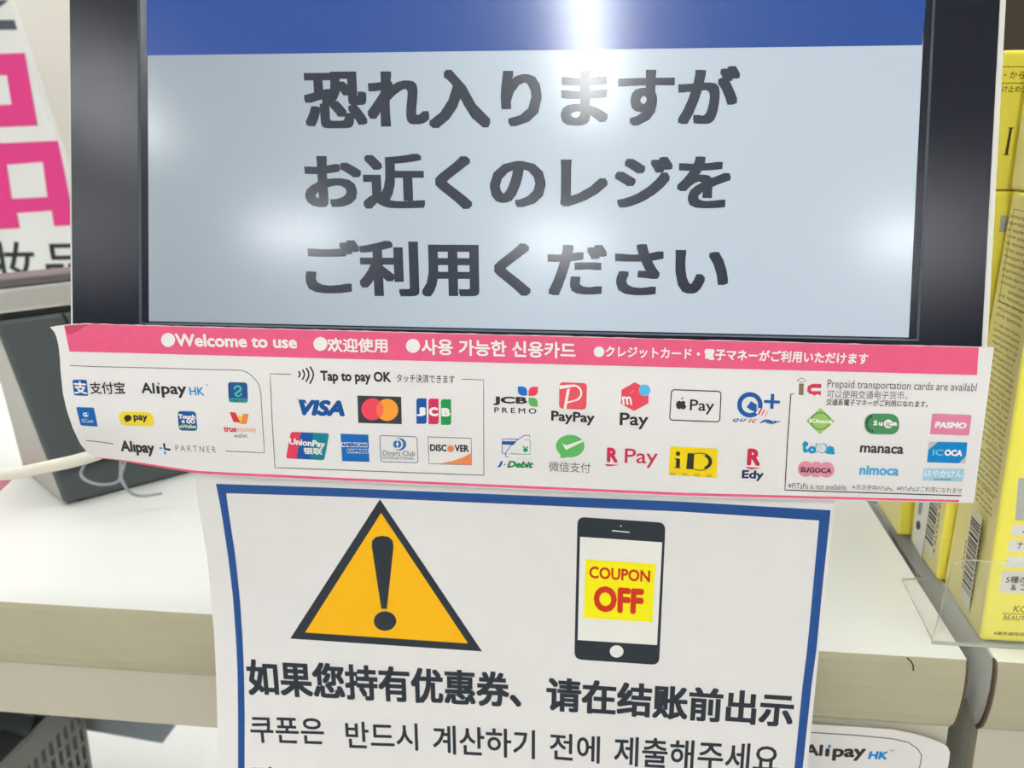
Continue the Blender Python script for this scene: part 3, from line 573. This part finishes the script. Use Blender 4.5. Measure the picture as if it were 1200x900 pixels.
n = 28
def ladder(k, A, Bp, m, n):
    pts = []
    for i in range(n + 1): pts += [at_arc(A, i / n), at_arc(Bp, i / n)]
    k.add(pts, [(2 * i, 2 * i + 1, 2 * i + 3, 2 * i + 2) for i in range(n)], m)
ladder(k, FO, FI, NB, 30)
ladder(k, [(253, 567), (400, 572), (800, 588), (973.4, 598)], [(265, 578), (400, 582), (800, 599.6), (960, 610)], NB, 30)
RO = [(973.4, 598), (962.7, 700), (957, 760), (951.4, 800), (940.7, 900), (929, 1012)]; RI = [(960, 610), (951.7, 700), (946, 760), (940.6, 802), (931, 900), (921, 1000)]
ladder(k, RO, RI, NB, 20)
k.out('frame_border', sheet, 'navy blue border')
def N(): return Ink(sheet_P)
INK = (44, 50, 58)
k = N(); k.poly([(445.2, 585), (565, 763.4), (340, 748.4)], INK); k.up(); k.poly([(446.6, 601), (548.4, 754), (357.4, 741.2)], (248, 184, 16)); k.up()
k.poly([(435.6, 640), (436, 634), (440, 629.6), (447, 628), (455, 629), (460, 633.6), (461.2, 640), (453.4, 713.6), (446.8, 713.4)], INK); k.disc(451.2, 727.8, 13.2, INK, ry=11.4); k.out('warning_triangle', sheet, 'yellow triangle with black outline and exclamation mark')
k = N(); k.rr([(676.8, 605.6), (780, 612.6), (772.4, 779.4), (673, 772.6)], 9, INK); k.up(); k.poly([(679.8, 629), (776, 635.6), (770, 756), (677, 750)], WHITE); k.disc(722.6, 763.4, 8, WHITE, ry=7.2)
k.line([(718.6, 622), (737.6, 623.8)], 1.3, WHITE); k.disc(727.6, 616.4, .9, WHITE); k.disc(718, 622, .8, WHITE)
k.up(); k.poly([(686.2, 655.4), (768, 661), (764.6, 729.4), (684.2, 724)], (250, 238, 20)); k.up(); k.text('COUPON', 690.4, 677.4, 761.6, 682.6, 14, (206, 52, 30), bold=.028); k.text('OFF', 695.4, 716.6, 753.6, 720.6, 30.6, (206, 52, 30), bold=.05); k.out('phone_picture', sheet, 'black phone drawing with a yellow coupon')
k = N(); k.text('如果您持有优惠券、', 291.6, 814.4, 611, 829.6, 42.5, INK, bold=(.034, .026), h1=41); k.text('请在结账前出示', 640, 833, 928.4, 853, 40, INK, bold=(.034, .026)); k.out('notice_lettering', sheet, 'bold black Chinese line')
k = N(); k.text('쿠폰은', 294.6, 870.2, 380.8, 873, 31, INK, bold=.016); k.text('반드시', 406, 877, 490.4, 879.8, 32, INK, bold=.016); k.text('계산하기', 507.6, 883, 627, 889.8, 34, INK, bold=.016); k.text('전에', 644, 890, 702.6, 895, 32, INK, bold=.016); k.text('제출해주세요', 719, 897.2, 911.4, 908, 35, INK, bold=.016); k.out('notice_lettering', sheet, 'black Korean line')
k = N(); k.text('팁', 297.5, 930, 321, 931, 32, INK, bold=.016); k.out('notice_lettering', sheet, 'top of a third line at the bottom edge')

# ------------------------------------------------------------------ small sign on the apron
sg = empty('counter_sign', (.09, .458, -.40), 'small rounded white sign with blue and black lettering on the counter front', 'sign')
sgp = plane_y(.4580)
pts = [(880, 842), (948, 848.5), (1000, 851.5), (1045, 854.6), (1075, 860.5), (1100, 869), (1110, 874.6), (1113.4, 882), (1112, 893), (1098, 960), (1080, 1010), (880, 1000)]
V = [sgp(x, y, 0) for x, y in pts] + [sgp(x, y, -.0008) for x, y in pts]; n = len(pts)
build('sign_card', V, [tuple(range(n)), tuple(range(2 * n - 1, n - 1, -1))] + [(i, (i + 1) % n, n + (i + 1) % n, n + i) for i in range(n)], mat('sign_card_white', (226, 222, 218), rough=.4), sg)
k = Ink(sgp); k.line([(900, 855.5), (948, 858.2), (1000, 861.4), (1045, 865.6), (1064, 869.8), (1075, 877), (1080, 885), (1078.6, 895), (1070, 930)], 1.1, (84, 78, 78)); k.out('sign_outline', sg, 'thin dark inner outline')
k = Ink(sgp); k.text('Al', 941, 885.2, 963.6, 886, 13.4, DK, bold=.04); k.text('ı', 966.6, 886.4, 971.6, 886.6, 9.6, DK, bold=.05); k.disc(972, 874.6, 2, (40, 150, 210)); k.text('pay', 974.6, 891.6, 1013.6, 891.8, 14.6, DK, bold=.04); k.text('HK', 1017, 889.6, 1039.6, 890, 9.4, (20, 130, 200), bold=.05, shear=.12); k.text('TM', 1042, 880.8, 1047.6, 881, 2.4, GR); k.out('sign_lettering', sg, 'black and blue Latin wordmark')

# ------------------------------------------------------------------ yellow cartons
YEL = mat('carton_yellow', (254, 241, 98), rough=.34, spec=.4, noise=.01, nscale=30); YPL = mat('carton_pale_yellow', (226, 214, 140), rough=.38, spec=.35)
CW = .120
def carton(x, yf, yb, z0, z1, label, left_pale=True, lean=0.0):
    e = empty('carton', (x + CW / 2, (yf + yb) / 2, z0), label, 'carton', 'yellow cartons on the right counter')
    V, F = box(x, x + CW, yf, yb, z0, z1)
    V[6] = (V[6][0] + lean, V[6][1], V[6][2]); V[2] = (V[2][0] + lean * .15, V[2][1], V[2][2])
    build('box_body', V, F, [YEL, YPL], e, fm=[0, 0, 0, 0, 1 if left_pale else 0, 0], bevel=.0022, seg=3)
    return e
AC = .0016
Z0 = CT + AC
ca = carton(.196, .4678, .5325, Z0, -.0352, 'nearest lower yellow carton with white panels, behind the clear acrylic lip', lean=.0095)
cb = carton(.1945, .5365, .592, Z0, -.0362, 'second lower yellow carton, with a round emblem on its white side panel')
cc = carton(.1885, .600, .655, Z0, -.040, 'third lower yellow carton from the front, mostly hidden by the banner')
cd = carton(.2035, .4760, .5310, -.0348, .090, 'upper yellow carton stacked on the nearest one, at the right frame edge')
ce2 = carton(.1935, .5380, .592, -.0358, .0362, 'upper yellow carton with two ruled lines of Japanese text')
def at(X=None, Y=None):
    return plane_x(X) if X is not None else plane_y(Y)
BR = (84, 66, 30)
k = Ink(plane_y(.5380)); k.line([(1168, 78.2), (1215, 78)], .8, BR); k.line([(1168, 97.4), (1215, 97.2)], .8, BR); k.text('・から', 1176.6, 92, 1200, 92, 8.4, BR, bold=.006); k.text('け止めジ', 1174, 108, 1203, 108.4, 8, BR, bold=.006); k.poly([(1183.2, 150), (1186.4, 150), (1181, 181), (1177.6, 181)], BR); k.line([(1181.6, 149.8), (1188, 149.8)], .9, BR); k.line([(1176, 181.4), (1182.6, 181.4)], .9, BR); k.out('carton_lettering', ce2, 'dark brown ruled lettering')
k = Ink(plane_y(.5365)); k.poly([(1172.8, 252.6), (1190, 252.6), (1190, 272), (1171, 272)], (186, 186, 178)); k.out('label_panel', cb, 'grey rectangle')
# small print rows on a left face: real rows along the carton's depth
def rows(e, X, ya, yb, za, zb, pitch, name='small_print', seedv=3, col=(148, 136, 78), fill=.86):
    rnd = random.Random(seedv); V, F = [], []
    z = za
    while z > zb:
        y = ya; end = yb if rnd.random() < fill else ya + (yb - ya) * rnd.uniform(.3, .8)
        while y < end:
            wd = rnd.uniform(.0009, .0017)
            if rnd.random() < .93:
                hs = pitch * rnd.uniform(.42, .62)
                for part in range(2):           # two strokes per character mark
                    yy = y + part * wd * .55; n = len(V)
                    h2 = hs * rnd.uniform(.5, 1); z2 = z - (hs - h2) * rnd.random()
                    V += [(X, yy, z2), (X, yy + wd * .32, z2), (X, yy + wd * .32, z2 - h2), (X, yy, z2 - h2)]; F.append((n, n + 1, n + 2, n + 3))
                n = len(V); zz = z - hs * rnd.uniform(.1, .8)
                V += [(X, y, zz), (X, y + wd, zz), (X, y + wd, zz - hs * .2), (X, y, zz - hs * .2)]; F.append((n, n + 1, n + 2, n + 3))
            y += wd + .0003
        z -= pitch
    # rows run from front to back: mirror so that they start at the back edge
    o = build(name, V, F, ink(col), e); o['kind'] = 'stuff'; o['label'] = 'rows of tiny illegible dark print'
XA = .196 - .00012
k = Ink(plane_x(.196)); k.line([onp for onp in []] or [(1188, 245), (1206, 249)], .6, (96, 88, 44)); k.line([(1188.5, 245), (1170.6, 353)], .5, (96, 88, 44)); k.line([(1170.6, 353), (1206, 369)], .8, (96, 88, 44)); k.out('panel_outline', ca)
rows(ca, XA, .4735, .5060, -.0455, -.0985, .0034, seedv=3)
rows(ca, XA, .4735, .5060, -.1015, -.1890, .0033, seedv=5, fill=.97)
rows(ca, XA, .4760, .4990, -.1890, -.2010, .0033, seedv=8, fill=.97)
def barcode(e, X, y0, y1, z0, z1, digits=True, seedv=1, dark=(70, 66, 60)):
    """Upright barcode turned on its side: bars run along y, stacked in z, on a white field."""
    rnd = random.Random(seedv)
    V, F = [], []; M = []
    def q(ya, yb, za, zb, x, m):
        n = len(V); V.extend([(x, ya, za), (x, yb, za), (x, yb, zb), (x, ya, zb)]); F.append((n, n + 1, n + 2, n + 3)); M.append(m)
    q(y0 - .001, y1 + .001, z0 - .008, z1 + .006, X - .00012, 0)
    z = z0
    while z < z1:
        t = rnd.choice([.0006, .0006, .0012, .0018]); q(y0, y1, z, z + t, X - .00024, 1); z += t + rnd.choice([.0006, .0009, .0014])
    o = build('barcode', V, F, [ink((214, 210, 190)), ink(dark)], e, fm=M); return o
barcode(ca, .196, .4880, .5010, -.2540, -.2115, seedv=4)
# digits beside the barcodes, reading upwards
def side_text(e, s, X, ya, yb, za, zb, col=(70, 66, 60), name='barcode_digits'):
    V, F = glyphs(s, .01); vs = []
    for a, b, kk in V: vs.append((X - .00015 - kk * 4e-6, ya + (yb - ya) * (1 - b), za + (zb - za) * a))
    o = build(name, vs, F, ink(col), e); return o
side_text(ca, '4 971710 382501 *', .196, .4848, .4868, -.2560, -.2060)
side_text(ca, 'CAAU', .196, .5025, .5045, -.2450, -.2270, name='code_lettering')
k = Ink(plane_x(.1945)); k.poly([(1075, 588), (1090.5, 588), (1080, 655), (1069.4, 632)], (222, 222, 214)); k.up(); k.line([(1090.6, 588), (1080.4, 654)], .7, (110, 110, 96)); k.disc(1076, 615.5, 2.6, (78, 80, 78), ry=5.4)
for i in range(3): k.line([(1078 + i * 1.4, 589), (1076 + i * 1.4, 603)], .8, (100, 104, 104))
k.out('side_panel_print', cb, 'white panel with dark round emblem')
barcode(cb, .1945, .5490, .5630, -.2530, -.2060, seedv=9)
side_text(cb, '4 971710 382501', .1945, .5445, .5470, -.2560, -.2060)
barcode(cc, .1885, .6130, .6260, -.2400, -.2060, seedv=6)
side_text(cc, '4 9717', .1885, .6085, .6110, -.2450, -.2200)
PF = plane_y(.4678)
PW = (232, 228, 222)
k = Ink(PF); k.poly([(1193.4, 560), (1215, 560.6), (1214, 611), (1189.6, 609.4)], (184, 188, 180)); k.out('label_panel', ca, 'grey panel')
for (ya, yb, xa), ts, nm in [((615, 628, 1186.6), [('ス', 1198, 1206, 624.4, 9)], 'white panel'), ((633.4, 646.4, 1182.8), [('ナー', 1191.6, 1206, 643, 8.4)], 'white panel'), ((652, 665, 1179.6), [], 'blank pale panel'), ((669.6, 694.4, 1173.6), [('5種の', 1178.4, 1203, 683.2, 8), ('& コ', 1184, 1203, 691.8, 7)], 'white panel with two lines')]:
    k = Ink(PF); k.poly([(xa + .3, ya), (1215, ya + .8), (1214, yb + .9), (xa - 2, yb)], PW); k.up()
    for t, x0, x1, y, h in ts: k.text(t, x0, y, x1, y + .4, h, (48, 44, 44), bold=.01)
    k.out('label_panel', ca, nm)
k = Ink(PF); k.text('KO', 1187, 717, 1204, 717.6, 7.4, (84, 76, 34), shear=.15); k.line([(1174.4, 718.9), (1215, 720.2)], .7, (84, 76, 34)); k.text('BEAUT', 1175.4, 726.6, 1201, 727.4, 5.4, (84, 76, 34), shear=.1); k.text('※紫外線吸収剤', 1164.4, 744, 1206, 746, 4.2, (84, 76, 34), bold=.006); k.out('carton_lettering', ca, 'dark lettering low on the front')

# clear acrylic tray: base plate, upright front lip, small rear tab
acm = mat('acrylic', (226, 228, 214), rough=.03, alpha=.055, spec=.5)
ace = mat('acrylic_edge', (196, 200, 178), rough=.1, alpha=.75, spec=.6)
acr = empty('acrylic_tray', (.24, .47, CT), 'clear acrylic tray with upright front lip under the yellow cartons', 'tray')
V = [(.1715, .4655, CT), (.36, .4655, CT), (.36, .66, CT), (.1745, .5370, CT), (.187, .540, CT), (.187, .66, CT)]
V2 = [(x, y, z + AC - .0001) for x, y, z in V]
ordr = [0, 1, 2, 5, 4, 3]; n = 6
VV = [V[i] for i in ordr] + [V2[i] for i in ordr]
build('base_plate', VV, [tuple(range(n - 1, -1, -1)), tuple(range(n, 2 * n))] + [(i, (i + 1) % n, n + (i + 1) % n, n + i) for i in range(n)], [acm, ace], acr, fm=[0, 0] + [1] * n)
def lip(t):
    pts = [(.1702, 0.0002)] + [(.1725 + .005 * (1 - math.cos(a)), .0495 + .005 * math.sin(a)) for a in [i * math.pi / 12 for i in range(7)]] + [(.36, .0545), (.36, .0002)]
    return [(x, .4652 - h * .16 - t, CT + h) for x, h in pts]
a, b = lip(0), lip(.0014); n = len(a)
build('front_lip', a + b, [tuple(range(n)), tuple(range(2 * n - 1, n - 1, -1))] + [(i, n + i, n + (i + 1) % n, (i + 1) % n) for i in range(n)], [acm, ace], acr, fm=[0, 0] + [1] * n)

# dark shelf back at the top right and a clean shelf above
ds = build('backing_board', *box(.17, .95, .72, .74, -.03, .5), mat('shelf_dark', (58, 50, 42), rough=.6)); tag(ds, 'dark brown display back standing behind the yellow cartons', 'panel')


# ------------------------------------------------------------------ left: register with silver rim, cable, board
reg = empty('register', (-.34, .68, CT), 'dark grey tapered register unit with brushed silver rim, left behind the screen', 'register')
u1 = Vector((math.cos(math.radians(50)), math.sin(math.radians(50)))); u2 = Vector((-math.sin(math.radians(50)), math.cos(math.radians(50))))
b0 = Vector((-.4056, .5865)); t0 = Vector((-.4400, .5880))
def quadbase(o, l1, l2): return [o, o + u1 * l1, o + u1 * l1 + u2 * l2, o + u2 * l2]
def frustum(B_, T_, z0, z1):
    V = [(p.x, p.y, z0) for p in B_] + [(p.x, p.y, z1) for p in T_]
    return V, [(3, 2, 1, 0), (4, 5, 6, 7)] + [(i, (i + 1) % 4, 4 + (i + 1) % 4, 4 + i) for i in range(4)]
dgm = mat('register_dark', (80, 86, 88), rough=.42, noise=.03, nscale=10); lgm = mat('register_side', (178, 175, 166), rough=.45)
Bq = quadbase(b0, .26, .10); Tq = quadbase(t0, .30, .030)
V, F = frustum(Bq, Tq, CT + .0012, CT + .140)
build('body', V, F, [dgm, lgm], reg, fm=[0, 0, 0, 0, 0, 1], bevel=.004)
sv = mat('brushed_silver', (214, 212, 207), rough=.33, metal=.45)
def off(q, d): c = (q[0] + q[2]) / 2; return [p + (p - c).normalized() * d for p in q]
V, F = frustum(off(Tq, .0), off(Tq, .003), CT + .1425, CT + .161); build('silver_rim', V, F, sv, reg, bevel=.003)
V, F = frustum(off(Tq, -.001), off(Tq, -.001), CT + .140, CT + .1425); build('rim_gap', V, F, mat('gap_black', (20, 24, 26)), reg)
V, F = frustum(off(Tq, -.003), off(Tq, -.006), CT + .161, CT + .168); build('top_cover', V, F, mat('top_cover_grey', (104, 98, 98), rough=.4), reg, bevel=.002)
q0 = Tq[0] + u1 * .045; q1 = Bq[0] + u1 * .050
nn_ = Vector((u1.y, -u1.x))
def fp(p, z, o=.0006): return (p.x + nn_.x * o, p.y + nn_.y * o, z)
build('panel_seam', [fp(q0, CT + .139), fp(q0 + u1 * .0022, CT + .139), fp(q1 + u1 * .0022, CT + .03), fp(q1, CT + .03)], [(0, 1, 2, 3)], mat('gap_black', (20, 24, 26)), reg)
V, F = frustum(off(Bq, .0012), off(Bq, .0015), CT + .030, CT + .0325); build('base_seam', V, F, mat('gap_black', (20, 24, 26)), reg)
V, F = frustum(off(Bq, -.012), off(Bq, -.012), CT, CT + .0012); build('foot', V, F, mat('gap_black', (20, 24, 26)), reg)
cb1 = build('cream_cable', *tube(smooth_path([(-.62, .50, -.215), (-.50, .485, -.2075), (-.43, .475, -.203), (-.3643, .47, -.1982), (-.335, .470, -.1925), (-.3048, .470, -.1845), (-.27, .475, -.172), (-.22, .485, -.165), (-.14, .50, -.175), (-.06, .56, -.19)]), .0036, 12), mat('cable_cream', (226, 220, 204), rough=.45), smooth=True)
tag(cb1, 'thick cream cable running behind the left end of the banner', 'cable')
def cpx(L): return [tuple(ray(x, y) * (Y / ray(x, y).y)) for x, y, Y in L]
for pts, l in [([(114, 526, .59), (100, 544, .58), (95, 556, .577), (103, 564, .574), (120, 568, .576), (137, 565, .585), (141, 556, .59), (141, 526, .60)], 'thin white cable loop hanging beside the register base'),
               ([(152, 526, .59), (144, 550, .585), (142, 560, .58), (148, 572, .578), (156, 579, .582), (170, 581, .590), (190, 578, .597)], 'thin white cable running down to the counter behind the banner')]:
    o = build('thin_cable', *tube(smooth_path(cpx(pts)), .0011, 8), mat('cable_white', (150, 156, 158), rough=.4), smooth=True)
    tag(o, l, 'cable')
lq = [ray(x, y) * ((CT + .001) / ray(x, y).z) for x, y in [(-60, 556), (22, 553), (0, 574), (-50, 612)]]
pkl = build('pink_leaflet', [tuple(p) for p in lq] + [(p.x, p.y, CT) for p in lq], [(3, 2, 1, 0), (4, 5, 6, 7), (0, 1, 5, 4), (1, 2, 6, 5), (2, 3, 7, 6), (3, 0, 4, 7)], mat('pink_card', (176, 96, 112), rough=.4))
tag(pkl, 'dusty pink card lying on the counter left of the register', 'leaflet')

# sign board with big pink characters
sb = empty('sign_board', (-.75, .955, CT), 'white sign board with large pink and black characters standing behind the register', 'sign')
BP = plane_y(.95)
def bw(px, py): return BP(px, py, 0)
e0 = bw(10, 0); e1 = bw(83, 213)
sl = ((e1[0] - e0[0]) / (e1[2] - e0[2]))
topz, botz = .30, CT
xt = e0[0] + sl * (topz - e0[2]); xb = e0[0] + sl * (-.06 - e0[2])
out = [(-1.15, topz), (xt, topz), (xb, -.06), (xb + .03, -.09), (xb + .03, botz), (-1.15, botz)]
n = len(out); V = [(x, .95, z) for x, z in out] + [(x, .958, z) for x, z in out]
build('board', V, [tuple(range(n)), tuple(range(2 * n - 1, n - 1, -1))] + [(i, n + i, n + (i + 1) % n, (i + 1) % n) for i in range(n)], mat('board_white', (238, 238, 234), rough=.5), sb)
PINK = mat('board_pink', (222, 58, 134), rough=.5)
def frame_glyph(k, o, i, m):   # outer and inner quads
    k.add(list(o) + list(i), [(a, (a + 1) % 4, 4 + (a + 1) % 4, 4 + a) for a in range(4)], m)
k = Ink(BP); k.layer = 4
frame_glyph(k, [(-86, 66), (29, 62), (44, 147), (-72, 152)], [(-72, 91), (8, 88), (13.6, 122.4), (-64, 127)], PINK)
frame_glyph(k, [(-26, 169), (68, 165), (84.5, 245), (-14, 252)], [(8, 193), (50, 189.6), (55.6, 231), (14, 233)], PINK)
k.layer = 6; k.poly([(-14, 246), (18.6, 246), (23.4, 267), (-10, 269)], PINK); k.poly([(59.6, 240), (84, 240), (88, 263.6), (63.4, 265)], PINK)
frame_glyph(k, [(-140, 172), (-40, 169.6), (-26, 254), (-124, 258)], [(-118, 196), (-64, 194), (-56, 236), (-108, 238)], PINK)
k.out('board_lettering', sb, 'large pink character')
k = Ink(BP); k.layer = 4; GY = (84, 88, 98)
k.poly([(-60, 24), (16.6, 23.4), (20, 34.6), (-60, 36)], GY); k.poly([(-30, 4), (0, 0), (8, 0), (8, 2), (0, 8), (-20, 20)], GY); k.out('board_lettering', sb, 'dark strokes at the top')
k = Ink(BP); k.layer = 4; k.text('化妆', -62, 334, 46, 333, 50, (52, 58, 58), bold=.012, lean=-.17); k.text('品', 57, 334, 106, 333, 48, (52, 58, 58), bold=.012, lean=-.17); k.out('board_lettering', sb, 'black characters at the bottom')
# cream pillar behind
pl = build('pillar', *box(-1.3, -.40, 1.5, 1.9, FZ, CEIL), mat('pillar_cream', (226, 220, 211), rough=.7)); tag(pl, 'plain cream pillar behind the sign board and the screen', 'pillar')
